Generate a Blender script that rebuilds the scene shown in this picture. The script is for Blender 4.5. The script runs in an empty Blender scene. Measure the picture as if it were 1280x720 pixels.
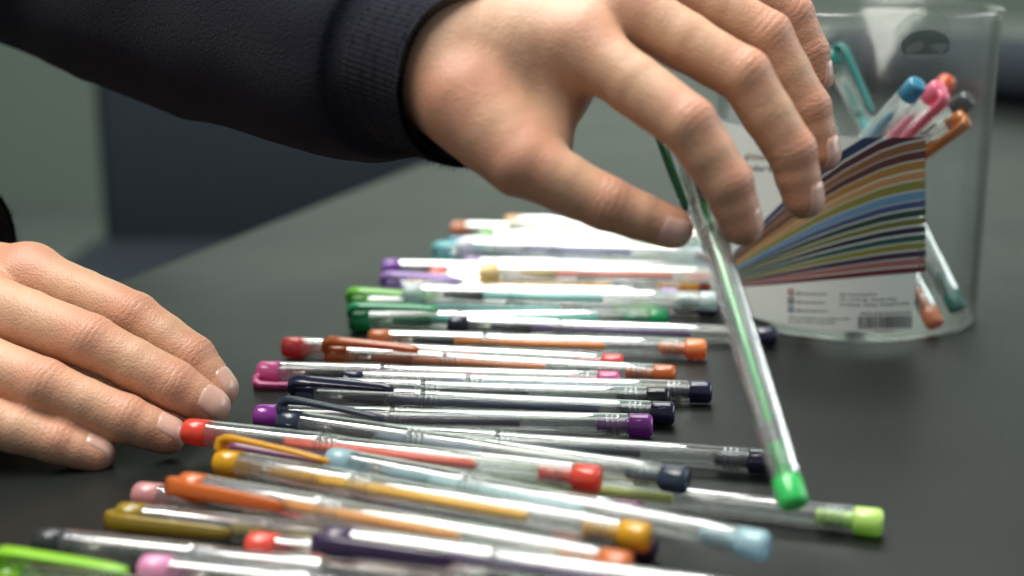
import bpy, bmesh, math, random
import numpy as np
from mathutils import Vector, Matrix, noise as mnoise
random.seed(7); np.random.seed(7)
S = bpy.context.scene
COL = S.collection
MM = 0.001
PI = math.pi

# ------------------------------------------------------------------ camera
PITCH = math.radians(14.5); CAM_H = 187.0; FPX = 1777.8
cd = bpy.data.cameras.new('camera'); cam = bpy.data.objects.new('camera', cd); COL.objects.link(cam)
cam.location = (0, 0, CAM_H * MM); cam.rotation_euler = (PI / 2 - PITCH, 0, 0)
cd.lens = 50; cd.sensor_width = 36; cd.clip_start = 0.01; cd.clip_end = 50
cd.dof.use_dof = True; cd.dof.focus_distance = 0.535; cd.dof.aperture_fstop = 4.8
cd.dof.aperture_blades = 9
S.camera = cam

# ------------------------------------------------------------------ world, lamps, exposure
W = bpy.data.worlds.new('World'); S.world = W; W.use_nodes = True
bg = W.node_tree.nodes['Background']; bg.inputs[0].default_value = (0.78, 0.90, 0.95, 1); bg.inputs[1].default_value = 0.28

def area(name, loc, target, sx, sy, power, color):
    l = bpy.data.lights.new(name, 'AREA'); l.shape = 'RECTANGLE'; l.size = sx; l.size_y = sy
    l.energy = power; l.color = color
    o = bpy.data.objects.new(name, l); COL.objects.link(o); o.location = loc
    d = Vector(target) - Vector(loc); o.rotation_euler = d.to_track_quat('-Z', 'Y').to_euler()
    o['kind'] = 'helper'
    return o
area('overhead_light', (0.0, 1.22, 1.70), (0.0, 0.48, 0), 1.0, 1.65, 38, (1.0, 1.0, 0.95))
area('overhead_light', (-0.46, 0.38, 1.50), (-0.05, 0.5, 0.1), 1.0, 0.6, 26, (1.0, 0.96, 0.88))
area('overhead_light', (0.3, 3.60, 1.90), (0.3, 4.6, 0.8), 3.4, 0.5, 36, (0.90, 1.0, 0.90))  # added wall washer: brightens the far wall that the table reflects
area('area_light', (0.6, 4.45, 1.05), (0.6, 0.0, 0.9), 4.2, 1.7, 16, (0.88, 1.0, 0.86))  # added bright panel, no window there: gives the far tabletop its pale reflection
area('area_light', (2.2, 0.85, 0.80), (0.08, 0.5, 0.06), 2.1, 1.0, 20, (0.93, 1.0, 0.98))

S.view_settings.view_transform = 'Standard'; S.view_settings.look = 'None'
S.view_settings.exposure = 0.22; S.view_settings.gamma = 1.0
cy = S.cycles
cy.use_denoising = True; cy.max_bounces = 24; cy.transparent_max_bounces = 64
cy.glossy_bounces = 5; cy.diffuse_bounces = 4; cy.transmission_bounces = 20
cy.caustics_reflective = False; cy.caustics_refractive = True; cy.sample_clamp_indirect = 10

# ------------------------------------------------------------------ pixel helpers (a pixel gives a direction only)
CX = np.array([1, 0, 0.]); CU = np.array([0, math.sin(PITCH), math.cos(PITCH)])
CW = np.array([0, math.cos(PITCH), -math.sin(PITCH)]); CC = np.array([0, 0, CAM_H])
def at(px, py, z):                       # point at camera depth z (mm)
    return CC + ((px - 640) * CX + (360 - py) * CU) * z / FPX + CW * z
def on(px, py, h=0.0):                   # point on the horizontal plane at height h
    d = ((px - 640) * CX + (360 - py) * CU) / FPX + CW
    return CC + d * (h - CAM_H) / d[2]

# ------------------------------------------------------------------ materials
def newmat(name):
    m = bpy.data.materials.new(name); m.use_nodes = True
    nt = m.node_tree; nt.nodes.clear()
    out = nt.nodes.new('ShaderNodeOutputMaterial')
    return m, nt, out
def N(nt, t, **kw):
    n = nt.nodes.new(t)
    for k, v in kw.items(): setattr(n, k, v)
    return n
def c4(c): return (c[0], c[1], c[2], 1)
def srgb(r, g, b):
    f = lambda v: (v / 255 / 12.92) if v / 255 <= 0.04045 else ((v / 255 + 0.055) / 1.055) ** 2.4
    return (f(r), f(g), f(b))
_cache = {}
def plain(name, base, rough=0.45, spec=0.5, var=0.0, scale=200., bump=0.0, bscale=600., coat=0.0, sheen=0.0, metallic=0.0, trans=0.0):
    key = ('p', name, tuple(base))
    if key in _cache: return _cache[key]
    m, nt, out = newmat(name)
    p = N(nt, 'ShaderNodeBsdfPrincipled')
    p.inputs['Base Color'].default_value = c4(base); p.inputs['Roughness'].default_value = rough
    p.inputs['Specular IOR Level'].default_value = spec; p.inputs['Coat Weight'].default_value = coat
    p.inputs['Sheen Weight'].default_value = sheen; p.inputs['Metallic'].default_value = metallic
    tc = N(nt, 'ShaderNodeTexCoord')
    if var > 0:
        nz = N(nt, 'ShaderNodeTexNoise'); nz.inputs['Scale'].default_value = scale; nz.inputs['Detail'].default_value = 4
        nt.links.new(tc.outputs['Object'], nz.inputs['Vector'])
        mx = N(nt, 'ShaderNodeMix', data_type='RGBA')
        mx.inputs[6].default_value = c4([v * (1 - var) for v in base]); mx.inputs[7].default_value = c4([min(1, v * (1 + var)) for v in base])
        nt.links.new(nz.outputs['Fac'], mx.inputs[0]); nt.links.new(mx.outputs[2], p.inputs['Base Color'])
    if bump > 0:
        nb = N(nt, 'ShaderNodeTexNoise'); nb.inputs['Scale'].default_value = bscale; nb.inputs['Detail'].default_value = 5
        nt.links.new(tc.outputs['Object'], nb.inputs['Vector'])
        b = N(nt, 'ShaderNodeBump'); b.inputs['Strength'].default_value = bump; b.inputs['Distance'].default_value = 0.0006
        nt.links.new(nb.outputs['Fac'], b.inputs['Height']); nt.links.new(b.outputs['Normal'], p.inputs['Normal'])
    if trans > 0:                       # tinted see-through plastic
        t = N(nt, 'ShaderNodeBsdfTransparent'); t.inputs[0].default_value = c4([min(1, v * 1.2 + 0.12) for v in base])
        ms = N(nt, 'ShaderNodeMixShader'); ms.inputs[0].default_value = trans
        nt.links.new(p.outputs[0], ms.inputs[1]); nt.links.new(t.outputs[0], ms.inputs[2]); nt.links.new(ms.outputs[0], out.inputs[0])
    else:
        nt.links.new(p.outputs[0], out.inputs[0])
    _cache[key] = m
    return m
def clear(name, tint=(0.99, 0.995, 0.99), rough=0.05, f0=0.11, f90=0.9, edge=0.72, haze=0.012, bump=0.02, bscale=(30, 250, 250)):
    key = ('c', name)
    if key in _cache: return _cache[key]
    m, nt, out = newmat(name)
    lw = N(nt, 'ShaderNodeLayerWeight'); lw.inputs[0].default_value = 0.5
    pw = N(nt, 'ShaderNodeMath', operation='POWER'); pw.inputs[1].default_value = 4.0
    nt.links.new(lw.outputs['Facing'], pw.inputs[0])
    ma = N(nt, 'ShaderNodeMath', operation='MULTIPLY_ADD'); ma.inputs[1].default_value = f90 - f0; ma.inputs[2].default_value = f0
    nt.links.new(pw.outputs[0], ma.inputs[0])
    p2 = N(nt, 'ShaderNodeMath', operation='POWER'); p2.inputs[1].default_value = 3.0
    nt.links.new(lw.outputs['Facing'], p2.inputs[0])
    mc = N(nt, 'ShaderNodeMix', data_type='RGBA'); mc.inputs[6].default_value = c4(tint); mc.inputs[7].default_value = c4([v * edge for v in tint])
    nt.links.new(p2.outputs[0], mc.inputs[0])
    tr = N(nt, 'ShaderNodeBsdfTransparent'); nt.links.new(mc.outputs[2], tr.inputs[0])
    gl = N(nt, 'ShaderNodeBsdfGlossy'); gl.inputs['Roughness'].default_value = rough
    tc = N(nt, 'ShaderNodeTexCoord'); mp = N(nt, 'ShaderNodeMapping'); mp.inputs['Scale'].default_value = bscale
    nt.links.new(tc.outputs['Object'], mp.inputs['Vector'])
    nz = N(nt, 'ShaderNodeTexNoise'); nz.inputs['Scale'].default_value = 1.0; nz.inputs['Detail'].default_value = 3
    nt.links.new(mp.outputs[0], nz.inputs['Vector'])
    bp = N(nt, 'ShaderNodeBump'); bp.inputs['Strength'].default_value = bump; bp.inputs['Distance'].default_value = 0.001
    nt.links.new(nz.outputs['Fac'], bp.inputs['Height']); nt.links.new(bp.outputs[0], gl.inputs['Normal'])
    df = N(nt, 'ShaderNodeBsdfDiffuse'); df.inputs[0].default_value = c4([0.8 * v for v in tint])
    m0 = N(nt, 'ShaderNodeMixShader'); m0.inputs[0].default_value = haze
    nt.links.new(tr.outputs[0], m0.inputs[1]); nt.links.new(df.outputs[0], m0.inputs[2])
    ms = N(nt, 'ShaderNodeMixShader'); nt.links.new(ma.outputs[0], ms.inputs[0])
    nt.links.new(m0.outputs[0], ms.inputs[1]); nt.links.new(gl.outputs[0], ms.inputs[2]); nt.links.new(ms.outputs[0], out.inputs[0])
    _cache[key] = m
    return m

# ------------------------------------------------------------------ object helpers
def tag(o, label=None, cat=None, group=None, kind=None):
    if label: o['label'] = label
    if cat: o['category'] = cat
    if group: o['group'] = group
    if kind: o['kind'] = kind
    return o
def mesh_obj(name, verts, faces, mat, parent=None, smooth=True, scale=MM):
    me = bpy.data.meshes.new(name)
    v = np.asarray(verts, float) * scale
    me.from_pydata([tuple(x) for x in v], [], [tuple(f) for f in faces])
    me.update()
    if smooth: me.shade_smooth()
    if mat: me.materials.append(mat)
    o = bpy.data.objects.new(name, me); COL.objects.link(o)
    if parent: o.parent = parent
    return o
def bm_obj(name, bm, mat, parent=None, smooth=False):
    me = bpy.data.meshes.new(name); bm.to_mesh(me); bm.free()
    if smooth: me.shade_smooth()
    if mat: me.materials.append(mat)
    o = bpy.data.objects.new(name, me); COL.objects.link(o)
    if parent: o.parent = parent
    return o
def empty(name, loc=(0, 0, 0)):
    o = bpy.data.objects.new(name, None); COL.objects.link(o); o.location = loc; o.empty_display_size = 0.02
    return o
def lathe(profile, seg=28, axis='x', close_start=False, close_end=False):
    """profile: list of (axial, radius) in mm"""
    V = []; Fc = []
    for (x, r) in profile:
        for k in range(seg):
            a = 2 * PI * k / seg
            V.append((x, r * math.cos(a), r * math.sin(a)) if axis == 'x' else (r * math.cos(a), r * math.sin(a), x))
    for i in range(len(profile) - 1):
        for k in range(seg):
            k2 = (k + 1) % seg
            q = (i * seg + k, i * seg + k2, (i + 1) * seg + k2, (i + 1) * seg + k)
            Fc.append(q if axis == 'z' else q[::-1])
    if close_start: Fc.append(tuple(range(seg)))
    if close_end: Fc.append(tuple((len(profile) - 1) * seg + k for k in range(seg))[::-1])
    return V, Fc
def rounded_box(name, sx, sy, sz, r, mat, parent=None, loc=(0, 0, 0), rot=(0, 0, 0), seg=3):
    bm = bmesh.new(); bmesh.ops.create_cube(bm, size=1.0)
    for v in bm.verts: v.co.x *= sx * MM; v.co.y *= sy * MM; v.co.z *= sz * MM
    bmesh.ops.bevel(bm, geom=bm.edges[:], offset=r * MM, segments=seg, affect='EDGES', profile=0.5)
    o = bm_obj(name, bm, mat, parent, smooth=True); o.location = [v * MM for v in loc]; o.rotation_euler = rot
    return o

# ================================================================== the setting
m_floor = plain('floor_vinyl', (0.16, 0.18, 0.16), 0.5, var=0.15, scale=6)
m_wall = plain('wall_paint', (0.21, 0.25, 0.21), 0.8, var=0.05, scale=3)
def quad(name, pts, mat):
    o = mesh_obj(name, pts, [(0, 1, 2, 3)], mat, smooth=False); o['kind'] = 'structure'; return o
quad('floor', [(-4500, -1500, -730), (4500, -1500, -730), (4500, 4600, -730), (-4500, 4600, -730)], m_floor)
quad('wall', [(-4500, 4600, -730), (4500, 4600, -730), (4500, 4600, 2200), (-4500, 4600, 2200)], m_wall)

# table: a long dark laminate top whose person-side edge runs through these two points of the picture
e0 = on(165, 345); e1 = on(480, 222)
ed = (e1 - e0)[:2]; ed /= np.linalg.norm(ed); en = np.array([ed[1], -ed[0]])
def make_table_mat():
    m, nt, out = newmat('table_laminate')
    p = N(nt, 'ShaderNodeBsdfPrincipled'); p.inputs['Specular IOR Level'].default_value = 0.22
    tc = N(nt, 'ShaderNodeTexCoord')
    n1 = N(nt, 'ShaderNodeTexNoise'); n1.inputs['Scale'].default_value = 9; n1.inputs['Detail'].default_value = 6
    n2 = N(nt, 'ShaderNodeTexNoise'); n2.inputs['Scale'].default_value = 900; n2.inputs['Detail'].default_value = 3
    nt.links.new(tc.outputs['Object'], n1.inputs['Vector']); nt.links.new(tc.outputs['Object'], n2.inputs['Vector'])
    mx = N(nt, 'ShaderNodeMix', data_type='RGBA'); mx.inputs[6].default_value = (0.0055, 0.0072, 0.0066, 1); mx.inputs[7].default_value = (0.0090, 0.0112, 0.0102, 1)
    nt.links.new(n1.outputs['Fac'], mx.inputs[0])
    mx2 = N(nt, 'ShaderNodeMix', data_type='RGBA'); mx2.blend_type = 'OVERLAY'; mx2.inputs[0].default_value = 0.25
    nt.links.new(mx.outputs[2], mx2.inputs[6]); nt.links.new(n2.outputs['Color'], mx2.inputs[7])
    nt.links.new(mx2.outputs[2], p.inputs['Base Color'])
    mr = N(nt, 'ShaderNodeMapRange'); mr.inputs[2].default_value = 1.3; mr.inputs[3].default_value = 0.28; mr.inputs[4].default_value = 0.50
    n3 = N(nt, 'ShaderNodeTexNoise'); n3.inputs['Scale'].default_value = 1.0; n3.inputs['Detail'].default_value = 6
    mp3 = N(nt, 'ShaderNodeMapping'); mp3.inputs['Scale'].default_value = (14, 420, 1); mp3.inputs['Rotation'].default_value = (0, 0, 0.5)
    nt.links.new(tc.outputs['Object'], mp3.inputs['Vector']); nt.links.new(mp3.outputs[0], n3.inputs['Vector'])
    av = N(nt, 'ShaderNodeMath', operation='MULTIPLY_ADD'); av.inputs[1].default_value = 0.45
    nt.links.new(n3.outputs['Fac'], av.inputs[0]); nt.links.new(n1.outputs['Fac'], av.inputs[2])
    nt.links.new(av.outputs[0], mr.inputs[0]); nt.links.new(mr.outputs[0], p.inputs['Roughness'])
    b = N(nt, 'ShaderNodeBump'); b.inputs['Strength'].default_value = 0.10; b.inputs['Distance'].default_value = 0.0004
    nt.links.new(n2.outputs['Fac'], b.inputs['Height']); nt.links.new(b.outputs[0], p.inputs['Normal'])
    nt.links.new(p.outputs[0], out.inputs[0])
    return m
m_table = make_table_mat()
m_leg = plain('table_leg_metal', (0.05, 0.05, 0.05), 0.4)
tbl = empty('table'); tag(tbl, 'long dark grey laminate table that the pens and jar lie on', 'table')
TL0, TL1, TWID = -900., 2400., 1400.       # along the edge from e0, across
def tp(s, t): return np.append(e0[:2] + ed * s + en * t, 0)
mid = (tp(TL0, 0) + tp(TL1, TWID)) / 2
ta = math.atan2(ed[1], ed[0])
rounded_box('tabletop', TL1 - TL0, TWID, 30, 3, m_table, tbl, (mid[0], mid[1], -15), (0, 0, ta))
for s in (TL0 + 80, TL1 - 80):
    for t in (80, TWID - 80):
        q = tp(s, t); rounded_box('leg', 50, 50, 699, 4, m_leg, tbl, (q[0], q[1], -380), (0, 0, ta))

# black chair standing beside the table, out of focus
m_black = plain('black_upholstery', (0.026, 0.033, 0.042), 0.85, spec=0.15, var=0.2, scale=60, bump=0.3)
ch = empty('chair', (-0.335, 2.0, -0.73)); tag(ch, 'black upholstered chair beyond the table edge behind the sleeve', 'chair')
rounded_box('backrest', 520, 70, 400, 30, m_black, ch, (0, 40, 640))
rounded_box('seat', 580, 560, 90, 35, m_black, ch, (0, -230, 425))
for sx in (-1, 1):
    rounded_box('leg', 32, 32, 380, 8, m_leg, ch, (sx * 240, -450, 190)); rounded_box('leg', 32, 32, 380, 8, m_leg, ch, (sx * 240, 10, 190))

# things far down the table, a blur behind the jar
q = on(1235, 95, 20)
pouch = empty('pencil_case', (q[0] * MM, q[1] * MM, 0)); pouch.rotation_euler = (0, 0, math.radians(-52))
tag(pouch, 'blurred black zipped pouch lying far down the table behind the jar', 'pouch')
rounded_box('pouch_body', 520, 150, 60, 24, m_black, pouch, (60, 0, 30.2)); rounded_box('zip', 440, 9, 5, 2, m_leg, pouch, (60, 0, 61))
m_paper = plain('paper_white', (0.72, 0.74, 0.70), 0.7)
q = on(1045, 52, 4)
pp = empty('paper_stack', (q[0] * MM, q[1] * MM, 0)); tag(pp, 'small stack of white paper far down the table behind the jar', 'paper')
for k in range(6):
    rounded_box('sheet', 210, 297, 1.2, 0.3, m_paper, pp, (random.uniform(-4, 4), random.uniform(-4, 4), 0.8 + k * 1.35), (0, 0, random.uniform(-.05, .05)), seg=1)

# ================================================================== gel pens
def glassy(name, tint, rough, ior, thin):
    # moulded clear plastic: refracting walls, part of the light passing straight through the thin wall
    m, nt, out = newmat(name)
    g = N(nt, 'ShaderNodeBsdfGlass'); g.inputs['Color'].default_value = c4(tint); g.inputs['Roughness'].default_value = rough; g.inputs['IOR'].default_value = ior
    t = N(nt, 'ShaderNodeBsdfTransparent'); t.inputs[0].default_value = c4(tint)
    ms = N(nt, 'ShaderNodeMixShader'); ms.inputs[0].default_value = thin
    nt.links.new(g.outputs[0], ms.inputs[1]); nt.links.new(t.outputs[0], ms.inputs[2])
    df = N(nt, 'ShaderNodeBsdfDiffuse'); df.inputs[0].default_value = (0.85, 0.88, 0.87, 1)      # slight milkiness of the plastic
    m2 = N(nt, 'ShaderNodeMixShader'); m2.inputs[0].default_value = 0.028
    nt.links.new(ms.outputs[0], m2.inputs[1]); nt.links.new(df.outputs[0], m2.inputs[2]); nt.links.new(m2.outputs[0], out.inputs[0])
    return m
m_clear = glassy('pen_clear_plastic', (0.98, 0.99, 0.985), 0.03, 1.5, 0.45)
m_clear2 = clear('refill_clear_plastic', tint=(0.96, 0.97, 0.965), rough=0.12, f0=0.04, f90=0.4, edge=0.8, haze=0.03)
m_metal = plain('nib_metal', (0.75, 0.72, 0.62), 0.25, metallic=1.0)
m_cone_dark = plain('nib_cone_dark', (0.02, 0.022, 0.025), 0.3)
PENL = 150.0; PR = 4.65
def tube_mesh(name, profile, mat, parent, seg=28, cs=False, ce=False):
    V, Fc = lathe(profile, seg, 'x', cs, ce); return mesh_obj(name, V, Fc, mat, parent)
def colour_plastic(c, trans): return plain('pen_colour_plastic' if not trans else 'pen_tinted_plastic', c, 0.22, coat=0.4, trans=trans)
SHARED = {}
def shared(name, key, maker, mat, parent):
    k = (name, key)
    if k not in SHARED:
        V, Fc = maker(); me = bpy.data.meshes.new(name); me.from_pydata([tuple(Vector(v) * MM) for v in V], [], Fc); me.update(); me.shade_smooth()
        me.materials.append(mat); SHARED[k] = me
    o = bpy.data.objects.new(name, SHARED[k]); COL.objects.link(o); o.parent = parent
    if o.material_slots[0].material != mat:
        o.material_slots[0].link = 'OBJECT'; o.material_slots[0].material = mat
    return o
def ribs(x0, n, step, r, w=0.7, seg=24):
    V = []; Fc = []
    for i in range(n):
        x = x0 + i * step
        v, f = lathe([(x - w, r - .5), (x - w * .6, r), (x + w * .6, r), (x + w, r - .5)], seg)
        o = len(V); V += v; Fc += [tuple(a + o for a in q) for q in f]
    return V, Fc
def clip_mesh(reach):
    # a bar that leaves the end of the cap, bends over and runs back along it
    path = [(2.2, 2.0), (0.6, 5.0), (0.9, 7.2), (3.2, 8.3), (9, 8.3), (18, 7.9), (28, 7.4), (reach - 5, 6.7), (reach - 1.2, 6.3), (reach, 6.0)]
    wid = [3.0, 3.0, 2.9, 2.7, 2.5, 2.4, 2.3, 2.1, 1.6, 0.5]; th = [1.3, 1.5, 1.5, 1.4, 1.2, 1.1, 1.05, 1.0, .9, .3]
    V = []; Fc = []; M = 12
    for i, (x, z) in enumerate(path):
        a = path[max(0, i - 1)]; b = path[min(len(path) - 1, i + 1)]
        t = Vector((b[0] - a[0], 0, b[1] - a[1])).normalized(); n = Vector((-t.z, 0, t.x))
        for k in range(M):
            an = 2 * PI * k / M; cu = abs(math.cos(an)) ** .55 * math.copysign(1, math.cos(an)); su = abs(math.sin(an)) ** .55 * math.copysign(1, math.sin(an))
            p = Vector((x, 0, z)) + n * (su * th[i]); V.append((p.x, cu * wid[i], p.z))
    for i in range(len(path) - 1):
        for k in range(M):
            Fc.append((i * M + k, (i + 1) * M + k, (i + 1) * M + (k + 1) % M, i * M + (k + 1) % M))
    Fc.append(tuple(range(M))); Fc.append(tuple((len(path) - 1) * M + k for k in range(M))[::-1])
    return V, Fc
def gel_pen(name, a, direction, roll, col, ink, ink_end, trans=0.0, cone=None, ink_r=1.7, plug=None, tint=None, clip=True, reach=42.):
    """a = cap end point (mm, world), direction unit vector, roll in degrees (0 = clip up, 90 = clip to the pen's right side)."""
    x = Vector(direction).normalized(); up = Vector((0, 0, 1)); y = up.cross(x).normalized(); z = x.cross(y)
    R = Matrix((x, y, z)).transposed().to_4x4() @ Matrix.Rotation(math.radians(roll), 4, 'X')
    o = empty(name); o.matrix_world = Matrix.Translation(Vector(a) * MM) @ R
    trans = max(trans, 0.26); mc = colour_plastic(col, trans); mi = plain('gel_ink', tuple(min(.92, v * 1.25) for v in ink), 0.35); mp = colour_plastic(plug or col, 0.2)
    cl = m_clear
    # barrel with ribbed collar
    br = shared('barrel', 0, lambda: lathe([(50, 3.5), (53, 4.0), (55, PR - .25), (140.9, PR - .2), (141.4, PR - .45), (141.4, 3.4), (140.9, 3.1), (57, 3.1), (50.4, 2.9), (50, 3.5)], 32), cl, o)
    shared('collar_rings', 0, lambda: ribs(54.2, 3, 2.1, PR + .12), cl, br)
    shared('end_rings', 0, lambda: ribs(133.5, 3, 2.0, PR - .5), cl, br)
    # cap
    cp = shared('cap', 0, lambda: lathe([(9.9, PR), (50.5, PR + .2), (51.8, PR + .2), (52.2, PR - .1), (51.8, 4.15), (50, 4.05), (10.2, 3.9), (9.9, PR)], 32), cl, o)
    shared('cap_end', 0, lambda: lathe([(0, 2.9), (.35, 3.8), (1.2, 4.4), (2.6, PR), (9.5, PR + .12), (9.8, PR - .6), (9.8, 1.0)], 28, 'x', True, True), mc, cp)
    if clip: shared('clip', reach, lambda: clip_mesh(reach), mc, cp)
    # refill
    rf = shared('refill', (round(ink_end), ink_r), lambda: lathe([(ink_end - 1, ink_r + .3), (128, ink_r + .3)], 20), m_clear2, o)
    k = ('ink', round(ink_end), ink_r)
    shared('ink_column', k, lambda: lathe([(34, ink_r), (ink_end - .6, ink_r), (ink_end, ink_r * .7)], 16, 'x', True, True), mi, rf)
    shared('nib_cone', 0, lambda: lathe([(19, .7), (23, 1.5), (30, 2.1), (37, 2.5), (37.4, 2.9), (38.4, 2.9), (38.8, 2.2)], 20, 'x', True, True), cone or (m_cone_dark if random.random() < .55 else mc), rf)
    shared('nib', 0, lambda: lathe([(14.5, .35), (15, .45), (18, .6), (19.6, .95)], 14, 'x', True, True), m_metal, rf)
    # end plug
    shared('end_plug', 0, lambda: lathe([(130, 2.2), (131, 2.9), (132.6, 2.9), (132.9, 2.6), (134.2, 2.6), (134.5, 2.9), (136, 2.9), (136.3, 2.6), (141.1, 2.6), (141.55, 3.4), (141.6, 4.2), (142.0, 4.45),
                                         (148.4, 4.5), (149.4, 4.3), (150.2, 3.7), (150.5, 2.8)], 28, 'x', True, True), mp, o)
    return o

def C(r, g, b): return srgb(r, g, b)
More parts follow.
